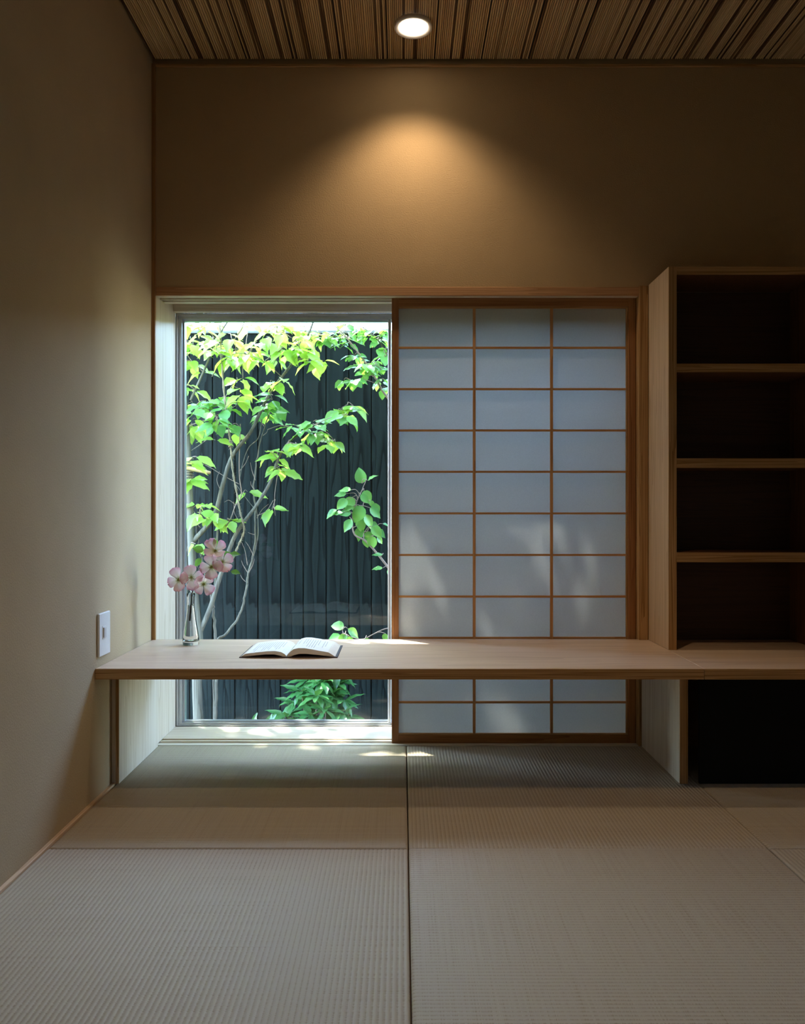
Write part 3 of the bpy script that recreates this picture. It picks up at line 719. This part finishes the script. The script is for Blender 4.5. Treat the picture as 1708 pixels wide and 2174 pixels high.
def leaf_matrix(p, d, up, size):
    d = d.normalized(); z = (up - d * up.dot(d))
    if z.length < 1e-3: z = Vector((0.1, -0.3, 1)) - d * Vector((0.1, -0.3, 1)).dot(d)
    z.normalize(); x = d.cross(z)
    R = Matrix((x, d, z)).transposed().to_4x4()
    return Matrix.Translation(p) @ R @ Matrix.Scale(size, 4)
for (px, py, dy, ang, s_, fc) in ((432, 1170, .014, 1.2, .040, 1.6), (427, 1186, .014, 2.4, .036, 1.4), (486, 1177, .02, -1.5, .040, 0.5), (490, 1213, .016, -1.7, .034, 0.6), (458, 1160, .012, 0.1, .030, 1.6), (469, 1178, .012, -1.2, .030, 1.5), (462, 1200, .006, 0.9, .024, 1.4)):
    o = link('leaf', OVC[len(bpy.data.objects) % 5], fb)
    o.matrix_basis = Matrix.Translation(-fb.location) @ leaf_matrix(P(px, py, dy), Vector((-math.sin(ang), -0.15, math.cos(ang))), Vector((0.1, -fc, 0.6)), s_)
class Tree:
    def __init__(s, name, loc, label, cat, group=None):
        s.t = thing(name, loc, label, cat, group); s.nodes = []; s.n = 0; s.tw = MB(); s.extra = MB()
    def branch(s, pts, r0, r1, nm='branch', mat='bark', n=9, wob=0.0):
        cv = curve(pts, 7)
        if wob:
            rnd = random.Random(int(pts[0][0] * 999) + len(pts)); cv = [cv[0]] + [p + Vector((rnd.uniform(-wob, wob), rnd.uniform(-wob, wob), 0)) for p in cv[1:-1]] + [cv[-1]]
        s.nodes += cv; MB().tube(cv, taper(cv, r0, r1), n).build(nm, M[mat], s.t, True)
    def twig_to(s, p):
        q = min(s.nodes, key=lambda a: (a - p).length + (0.10 if a.z > p.z else 0.0))
        mid = (q + p) / 2 + Vector((random.uniform(-0.012, 0.012), random.uniform(-0.012, 0.012), 0.012))
        cv = curve([q, mid, p], 4); s.tw.tube(cv, taper(cv, 0.0022, 0.0011), 5); s.nodes += cv[2:]
    def leaf(s, data, p, d, up, size):
        if s.n >= 298:
            me = data[random.randrange(len(data))]; mx = leaf_matrix(p, d, up, size)
            s.extra.add([mx @ v.co for v in me.vertices], [tuple(f.vertices) for f in me.polygons], random.random()); return
        o = link('leaf', data[random.randrange(len(data))], s.t); s.n += 1
        o.matrix_basis = Matrix.Translation(-s.t.location) @ leaf_matrix(p, d, up, size)
    def spray(s, p, data, n, size, face=0.45, twig=True):
        if twig: s.twig_to(p)
        a0 = random.uniform(0, 6.28)
        for k in range(n):
            a = a0 + k * 2 * math.pi / n + random.uniform(-0.5, 0.5)
            d = Vector((math.cos(a), 0.75 * math.sin(a), random.uniform(-0.75, 0.12)))
            up = Vector((random.uniform(-0.3, 0.3), -face * random.uniform(0.2, 1.8), 1.0))
            pd = p + d.normalized() * 0.010
            s.leaf(data, pd, d, up, size * random.uniform(0.72, 1.18))
    def cluster(s, cx, cy, rx, ry, n, Y, data, size, per=(2, 4), dY=0.16, face=0.45):
        for k in range(n):
            a = random.uniform(0, 6.28); r_ = math.sqrt(random.random())
            p = at(cx + rx * r_ * math.cos(a), cy + ry * r_ * math.sin(a), Y + random.uniform(-dY, dY))
            s.spray(p, data, random.randint(*per), size, face)
    def finish(s):
        if s.tw.v:
            o = s.tw.build('twigs', M['twig'], s.t, True); o['kind'] = 'stuff'
        if s.extra.v:
            o = s.extra.build('foliage', M['leaf'], s.t, True); o['kind'] = 'stuff'

# ---- multi-stemmed dogwood at the left
TY = 1.0
A = lambda px, py, dy=0.0: at(px, py, TY + dy)
base = A(421, 1690)
t1 = Tree('dogwood_tree', (base.x, TY, GZ), 'slender multi-stemmed dogwood with bright green leaves rising past the window', 'tree')
g0 = Vector((base.x, TY, GZ + 0.002))
t1.branch([g0, A(421, 1540), A(418, 1440), A(421, 1350), A(412, 1260), A(406, 1160), A(403, 1060), A(399, 960), A(392, 860), A(388, 760), A(380, 620), A(372, 420)], 0.027, 0.008, 'trunk', n=12)
t1.branch([A(423, 1345), A(446, 1290), A(470, 1215), A(500, 1135), A(545, 1072), A(575, 1020), A(590, 975), A(612, 940), A(650, 912), A(700, 885), A(738, 858)], 0.0125, 0.0024)
t1.branch([A(408, 1150), A(432, 1125), A(455, 1095), A(470, 1040), A(484, 990), A(498, 960), A(530, 920), A(550, 880), A(572, 835), A(598, 800), A(628, 760), A(650, 718), A(664, 685), A(690, 600)], 0.0125, 0.004)
t1.branch([A(404, 850), A(420, 815), A(440, 770), A(456, 725), A(472, 700), A(490, 665), A(520, 560)], 0.006, 0.003)
t1.branch([A(450, 800), A(470, 760), A(505, 710), A(516, 690), A(530, 640)], 0.0035, 0.002)
t1.branch([A(388, 1480, .05), A(392, 1340, .05), A(394, 1220, .05), A(391, 1100, .05), A(388, 1000, .05), A(382, 850, .05)], 0.013, 0.007)
g1 = Vector((A(458, 1600, .04).x, TY + .04, GZ + 0.002))
t1.branch([g1, A(458, 1540, .04), A(460, 1440, .04), A(457, 1350, .04), A(450, 1280, .04), A(438, 1225, .04), A(428, 1190, .04), A(420, 1140, .04), A(412, 1090, .04)], 0.0095, 0.003, mat='bark', wob=0.004)
t1.branch([A(452, 1290, .04), A(458, 1220, .04), A(460, 1160, .04), A(464, 1080, .04), A(468, 1045, .04)], 0.0055, 0.004)
g2 = Vector((A(455, 1420, .1).x, TY + .1, GZ + 0.002))
t1.branch([g2, A(456, 1390, .1), A(480, 1345, .1), A(505, 1312, .1), A(519, 1270, .1), A(528, 1215, .1), A(540, 1160, .1), A(542, 1090, .1), A(538, 1030, .1), A(548, 960, .1), A(562, 905, .1), A(572, 880, .1)], 0.0075, 0.0022, wob=0.003)
t1.branch([A(525, 1225, .1), A(545, 1150, .1), A(547, 1110, .1), A(544, 1075, .1)], 0.004, 0.0025)
t1.branch([A(510, 900), A(508, 960), A(508, 1010), A(512, 1050), A(500, 1072), A(490, 1100), A(478, 1120)], 0.0022, 0.003, mat='twig')
t1.branch([A(556, 890), A(548, 930), A(528, 950), A(515, 985), A(508, 1020)], 0.0026, 0.0018)
t1.branch([A(404, 958), A(430, 940), A(448, 922), A(468, 898)], 0.0022, 0.0013)
t1.branch([A(388, 925), A(402, 905), A(440, 890), A(480, 872), A(500, 862)], 0.0028, 0.0014, mat='twig')
t1.branch([A(430, 985), A(445, 992), A(478, 1012), A(508, 1028)], 0.0016, 0.0014, mat='twig')
t1.branch([A(502, 1030), A(520, 1055), A(540, 1080)], 0.0016, 0.0016)
t1.branch([A(590, 1000), A(584, 1040), A(582, 1070), A(584, 1095)], 0.0014, 0.001, mat='twig')
t1.branch([A(545, 1095), A(565, 1085), A(580, 1062)], 0.0014, 0.0012, mat='twig')
t1.branch([A(390, 1050), A(408, 1080), A(420, 1100)], 0.002, 0.0014, mat='twig')
t1.branch([A(386, 1085), A(398, 1105), A(410, 1140)], 0.0024, 0.002, mat='twig')
for (a, b_, c_) in (((538, 1180), (528, 1160), (521, 1150)), ((525, 1215), (516, 1200), (512, 1190)), ((521, 1235), (514, 1228), (510, 1220)), ((540, 1135), (532, 1133), (526, 1130)),
                    ((470, 1045), (460, 1020), (466, 1000)), ((542, 1020), (535, 1000), (531, 982)), ((540, 1040), (533, 1030), (532, 1022)), ((558, 925), (566, 918), (568, 912)), ((525, 1200), (520, 1170), (512, 1150))):
    t1.branch([A(*a, .06), A(*b_, .06), A(*c_, .06)], 0.0018, 0.0008, 'twig', 'twig', 5)
for (a, b_, c_) in (((508, 1000), (520, 985), (528, 968)), ((500, 1072), (486, 1062), (476, 1066)), ((456, 1290), (446, 1265), (447, 1240)), ((404, 1090), (396, 1070), (391, 1052)), ((528, 1215), (536, 1200), (540, 1186)), ((545, 1100), (556, 1082), (570, 1070)),
                    ((584, 1060), (578, 1080), (576, 1092)), ((510, 1110), (498, 1090), (496, 1065)), ((406, 1180), (420, 1205), (424, 1215)), ((400, 1130), (398, 1160), (393, 1180)), ((425, 1120), (415, 1108), (410, 1095)), ((560, 905), (552, 890), (553, 872))):
    t1.branch([A(*a, .03), A(*b_, .03), A(*c_, .03)], 0.0018, 0.0008, 'twig', 'twig', 5)
LS = 0.082
random.seed(77)
for (cx, cy, rx, ry, n, dy) in ((430, 725, 40, 38, 7, -.05), (412, 800, 24, 30, 4, .0), (440, 862, 48, 26, 8, -.05), (500, 765, 45, 45, 9, .05), (560, 745, 45, 32, 8, .0), (618, 735, 42, 32, 8, -.05),
                                (672, 768, 22, 10, 3, 0), (660, 712, 45, 20, 6, .05), (545, 697, 60, 12, 4, .1), (470, 886, 42, 20, 5, -.1), (405, 905, 14, 18, 3, 0), (505, 842, 28, 18, 3, 0),
                                (590, 818, 24, 18, 3, 0), (588, 855, 28, 20, 4, .05), (562, 872, 22, 12, 2, 0), (655, 908, 40, 16, 6, 0), (722, 880, 22, 18, 4, -.05), (738, 858, 16, 10, 2, -.05),
                                (690, 938, 22, 6, 2, 0), (622, 940, 16, 12, 3, 0), (582, 965, 16, 10, 2, 0), (592, 992, 10, 12, 2, 0), (408, 975, 16, 12, 3, -.1), (402, 1015, 14, 12, 3, -.1),
                                (425, 1080, 18, 12, 3, -.1), (452, 1098, 16, 8, 2, -.1), (492, 1106, 16, 8, 2, 0), (526, 1052, 8, 12, 1, 0), (578, 1078, 10, 3, 1, 0), (412, 1152, 10, 6, 1, -.1), (502, 918, 14, 8, 1, 0), (460, 930, 12, 6, 1, 0), (440, 690, 45, 8, 4, .1), (600, 690, 55, 8, 4, .1), (520, 720, 60, 15, 4, -.05), (400, 740, 12, 40, 3, 0)):
    low = cy > 850  # low leaves mostly get the darker greens: their shade is in the colour
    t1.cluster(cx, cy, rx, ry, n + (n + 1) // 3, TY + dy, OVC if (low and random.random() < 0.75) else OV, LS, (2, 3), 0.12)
# crown above the window head, out of the photograph's view but shading the window
# openings in the crown through which the sun reaches the desk, sill, mats and screen
GAPS = [(Vector(p), r_) for p, r_ in
        [((-0.16 + 0.06 * k, -0.03 - 0.012 * k, 0.373), 0.035) for k in range(4)] + [((0.03, -0.10, 0.373), 0.03), ((-0.30, -0.02, 0.373), 0.015)] +
        [(at(px, py, yy), 0.022) for px, py, yy in ((590, 1548, .21), (628, 1547, .22), (655, 1548, .22), (690, 1562, .12), (740, 1574, .05), (800, 1560, .13), (770, 1550, .2), (885, 1599, -.09), (920, 1606, -.115))] +
        [(at(px, py, .045), 0.03) for px, py in ((890, 1045), (925, 1330), (1090, 1035), (1200, 1048), (1190, 1130), (1085, 1130), (880, 1230), (1085, 1460), (1080, 1525), (1200, 1225))]]
def in_gap(p):
    for c, r_ in GAPS:
        v = p - c; t = -v.dot(SUN_DIR)
        if (v + SUN_DIR * t).length < r_ + 0.035: return True
    return False
def crown(t, n, xr, yr, zr, size, dens=None):
    for k in range(n):
        p = Vector((random.uniform(*xr), random.uniform(*yr), random.uniform(*zr)))
        if in_gap(p): continue
        for q in range(3):
            a = random.uniform(0, 6.28)
            me = OV[random.randrange(6)]
            mx = leaf_matrix(p + Vector((0.03 * math.cos(a), 0.03 * math.sin(a), 0)), Vector((math.cos(a), math.sin(a), random.uniform(-0.6, 0.1))), Vector((random.uniform(-.4, .4), random.uniform(-.4, .4), 1)), size * random.uniform(0.8, 1.25))
            t.extra.add([mx @ v.co for v in me.vertices], [tuple(f.vertices) for f in me.polygons], random.random())
for (a, b_) in (((-1.05, .95, 2.3), (-1.7, .8, 3.1)), ((-1.05, .95, 2.4), (-0.9, .9, 3.2)), ((-0.55, 1.0, 1.9), (-0.2, .8, 2.9))):
    t1.branch([Vector(a), (Vector(a) + Vector(b_)) / 2 + Vector((.05, 0, .08)), Vector(b_)], 0.007, 0.003)
crown(t1, 900, (-2.5, -0.25), (0.55, 1.45), (2.9, 3.7), 0.085)
crown(t1, 420, (-2.3, -1.12), (1.28, 1.95), (2.0, 2.4), 0.08)  # unseen leaves added to throw shade on the trunks
crown(t1, 70, (-1.6, -0.25), (1.28, 1.72), (1.97, 2.25), 0.08)  # thin unseen layer added to shade the lower leaves and branches
t1.finish()

# ---- second tree, its trunk behind the screen; its limb reaches in at the upper right
t2 = Tree('young_tree', (0.42, 1.15, GZ), 'young tree behind the paper screen reaching a dark thin limb in at the window top', 'tree')
B2 = lambda px, py, dy=0.0: at(px, py, 1.05 + dy)
t2.branch([Vector((0.42, 1.15, GZ + .002)), Vector((0.43, 1.14, 0.2)), Vector((0.40, 1.12, 0.9)), Vector((0.42, 1.1, 1.7)), Vector((0.38, 1.1, 2.5)), Vector((0.30, 1.0, 3.0))], 0.024, 0.007, 'trunk', n=10)
t2.branch([Vector((0.41, 1.12, 0.75)), Vector((0.16, 1.08, 1.10)), B2(823, 845), B2(800, 808), B2(772, 765), B2(748, 733), B2(725, 705), B2(698, 684)], 0.007, 0.0020, mat='twig')
t2.branch([Vector((0.40, 1.12, 0.95)), Vector((0.15, 1.09, 1.30)), B2(823, 755), B2(808, 730), B2(786, 708), B2(770, 695)], 0.005, 0.0020, mat='bark')
for (cx, cy, rx, ry, n, dy) in ((705, 715, 30, 14, 6, .05), (760, 705, 30, 16, 8, 0), (800, 705, 22, 20, 8, 0), (740, 690, 40, 8, 4, .05), (815, 745, 12, 22, 4, -.05), (795, 778, 22, 12, 5, -.05), (770, 785, 20, 14, 5, -.05),
                                (740, 808, 16, 6, 3, -.05), (815, 815, 8, 14, 3, 0), (750, 748, 14, 10, 2, 0), (735, 730, 12, 8, 2, 0)):
    t2.cluster(cx, cy, rx, ry, n, 1.05 + dy, RD if random.random() < 0.6 else OVC, 0.058, (2, 4), 0.10)
crown(t2, 420, (-0.2, 0.75), (0.50, 1.3), (2.8, 3.6), 0.085)
crown(t2, 25, (-0.2, 0.45), (1.28, 1.72), (1.97, 2.25), 0.08)  # unseen leaves continuing the added shading layer
t2.finish()

# ---- slender bush whose hanging sprays show low at the right
t3 = Tree('leafy_bush', (0.22, 0.95, GZ), 'slender bush behind the paper screen with leafy sprays hanging before the fence', 'bush')
B3 = lambda px, py, dy=0.0: at(px, py, 0.92 + dy)
t3.branch([Vector((0.22, 0.95, GZ + .002)), Vector((0.20, 0.94, -0.1)), Vector((0.13, 0.93, 0.25)), B3(850, 1240), B3(823, 1204), B3(800, 1175), B3(775, 1148), B3(752, 1134), B3(748, 1100), B3(757, 1065), B3(768, 1040), B3(778, 1016)], 0.008, 0.0013, mat='twig', n=7)
t3.branch([Vector((0.20, 0.94, -0.2)), B3(880, 1330), B3(823, 1334), B3(795, 1345), B3(770, 1357), B3(745, 1352), B3(728, 1345)], 0.004, 0.0012, mat='twig', n=6)
for (px, py, ang, s_, fc) in ((768, 1026, 0.2, 1.15, 2.2), (781, 1020, -0.9, 0.8, 0.4), (745, 1040, 1.5, 0.95, 0.8), (735, 1048, 1.7, 0.9, 0.8), (772, 1042, -2.6, 1.0, 1.4), (765, 1050, -2.3, 0.9, 1.2), (748, 1055, 2.7, 1.1, 2.4),
                              (736, 1060, 2.3, 1.0, 1.6), (770, 1075, 2.6, 1.3, 2.4), (715, 1082, 2.1, 1.0, 0.5), (728, 1088, 1.7, 0.8, 0.6), (745, 1090, 1.5, 1.0, 1.2), (786, 1062, -2.8, 0.6, 1.0), (792, 1068, -2.7, 1.0, 1.1), (785, 1078, -2.3, 1.1, 0.9),
                              (746, 1102, 2.6, 1.1, 0.9), (762, 1098, -2.9, 1.2, 1.1), (774, 1092, -2.6, 1.2, 0.8), (765, 1118, 3.0, 1.1, 1.0), (780, 1128, -2.9, 0.9, 2.0), (790, 1118, -2.4, 1.0, 1.5), (796, 1124, -2.2, 1.0, 1.1), (775, 1140, -2.9, 0.8, 2.2),
                              (790, 1138, 3.1, 1.0, 2.4), (800, 1140, -2.4, 0.7, 1.2), (785, 1110, -1.9, 0.7, 1.0), (748, 1075, 2.0, 0.8, 0.9), (757, 1085, 0.6, 0.7, 1.4), (812, 1112, -1.8, 0.55, 0.5),
                              (812, 1178, 1.5, 0.8, 0.4), (812, 1206, 1.6, 0.8, 0.5), (822, 1210, -2.5, 0.6, 1.2), (730, 1330, 1.5, 1.0, 1.6), (738, 1335, -2.2, 1.1, 1.0), (733, 1345, 2.8, 1.0, 2.4), (722, 1348, 1.9, 1.0, 1.1), (738, 1352, -2.7, 0.8, 1.6),
                              (775, 1355, -2.5, 0.6, 1.2), (818, 1345, 3.0, 0.6, 2.0)):
    p = B3(px, py, random.uniform(-.05, .05)); t3.twig_to(p)
    d = Vector((-math.sin(ang), random.uniform(-0.4, 0.2), math.cos(ang)))
    t3.leaf(RD if fc > 1.3 else OVC, p, d, Vector((random.uniform(-.2, .2), -fc, 0.8)), 0.064 * s_)
t3.finish()

# ---- dark evergreen shrub low in the middle
sc_ = at(675, 1490, 1.0)
t4 = Tree('evergreen_shrub', (sc_.x, 1.0, GZ), 'low evergreen shrub with glossy dark lance-shaped leaves under the desk line', 'shrub')
g4 = Vector((sc_.x, 1.0, GZ + .002))
tips = []
for (px, py, dy) in ((610, 1520, 0), (625, 1490, .05), (640, 1465, .0), (655, 1440, .08), (672, 1475, -.08), (685, 1445, 0), (690, 1505, -.1), (705, 1470, 0), (718, 1450, .05), (730, 1485, 0), (720, 1510, -.05), (660, 1515, -.08), (640, 1530, -.05), (700, 1535, -.1), (735, 1520, .05), (665, 1495, 0), (690, 1425, .05), (660, 1420, .08), (720, 1425, .06)):
    p = at(px, py, 1.0 + dy); b0 = g4 + Vector((random.uniform(-.05, .05), random.uniform(-.05, .05), 0))
    t4.branch([b0, (b0 * 0.45 + p * 0.55) + Vector((0, 0, -0.03)), p], 0.0045, 0.002, 'stem', 'twig', 5); tips.append(p)
for p in tips:
    n = random.randint(12, 15); a0 = random.random() * 6
    for k in range(n):
        a = a0 + k * 2.4; el = random.uniform(-0.75, 0.35) if k < n - 3 else random.uniform(0.4, 1.0)
        d = Vector((math.cos(a), math.sin(a), el)); up = Vector((-d.x * el * .3, -d.y * .3 - 0.25, 1.0))
        t4.leaf(LN, p + Vector((0, 0, -0.012 * (k / n))), d, up, random.uniform(0.080, 0.112))
t4.finish()
# ---- low plant and small seedlings by the sill
def tuft(px, py, n, s_, label, Y=0.72):
    p = at(px, py, Y); t = Tree('low_plant', (p.x, Y, GZ), label, 'plant')
    for k in range(n):
        q = p + Vector((random.uniform(-.05, .05), random.uniform(-.04, .04), random.uniform(-.03, .0)))
        b0 = Vector((p.x + random.uniform(-.015, .015), Y, GZ + .002)); t.branch([b0, (b0 + q) / 2, q], 0.003, 0.0015, 'stem', 'twig', 5)
        d = Vector((random.uniform(-.2, 1.0), random.uniform(-.3, .3), random.uniform(0.3, 1.1))); t.leaf(LN, q, d, Vector((-.4, -1, .3)), s_ * random.uniform(.8, 1.1))
tuft(560, 1545, 5, 0.105, 'low plant with a broad upright blade beside the evergreen shrub')
tuft(440, 1548, 4, 0.05, 'tiny seedling sprouting between the two tree stems')

# ---- rope tied to the tree, bamboo prop lashed with twine
rp = curve([A(466, 690, -.06), A(470, 760, -.06), A(476, 840, -.06), A(483, 895, -.06), A(489, 945, -.06), A(494, 1000, -.05), A(503, 1050, -.05), A(510, 1090, -.04), A(518, 1125, -.03), A(505, 1160, -.03), A(490, 1195, -.03)], 8)
ro = thing('garden_rope', rp[-1], 'frayed straw rope hanging slack between the dogwood branches', 'rope')
for ph in (0, math.pi):
    st = [p + Vector((0.0026 * math.cos(i * 0.9 + ph), 0.0026 * math.sin(i * 0.9 + ph), 0)) for i, p in enumerate(rp)]
    MB().tube(st, 0.0026, 5).build('strand', M['rope'], ro, True)
fz = MB()
for i in range(260):
    p = random.choice(rp[28:]); d = Vector((random.uniform(-1, 1), random.uniform(-1, 1), random.uniform(-.6, .6))).normalized()
    fz.tube([p, p + d * 0.006 + Vector((0, 0, .001)), p + d * random.uniform(.009, .018)], [0.0005, 0.0004, 0.0002], 3)
o = fz.build('fibres', M['rope'], ro); o['kind'] = 'stuff'
kn = MB()
for k in range(5):
    c0 = A(489, 945, -.06) + Vector((0, 0, -0.012 + 0.006 * k))
    kn.tube([c0 + Vector((0.008 * math.cos(a * .7), 0.008 * math.sin(a * .7), 0.001 * a)) for a in range(10)], 0.0026, 5)
kn.build('knot', M['rope'], ro, True)
p0 = A(376, 988, -.07); p1 = A(446, 1004, -.09)
pl = thing('bamboo_prop', p0, 'short bamboo prop lashed to the dogwood trunk', 'pole')
cv = [p0 + (p1 - p0) * k / 8 for k in range(9)]
MB().tube(cv, [0.010, 0.010, 0.0105, 0.010, 0.0098, 0.0104, 0.0096, 0.0094, 0.0075], 10).build('cane', M['bamboo'], pl, True)
tw = MB()
for k in range(9):
    c0 = A(403, 975 + 5.5 * k, 0.0)
    tw.tube([c0 + Vector((0.021 * math.cos(a * .6283), 0.030 * math.sin(a * .6283) - .02, 0.002 * math.sin(a + k))) for a in range(11)], 0.0028, 5)
tw.build('lashing', M['rope'], pl, True)
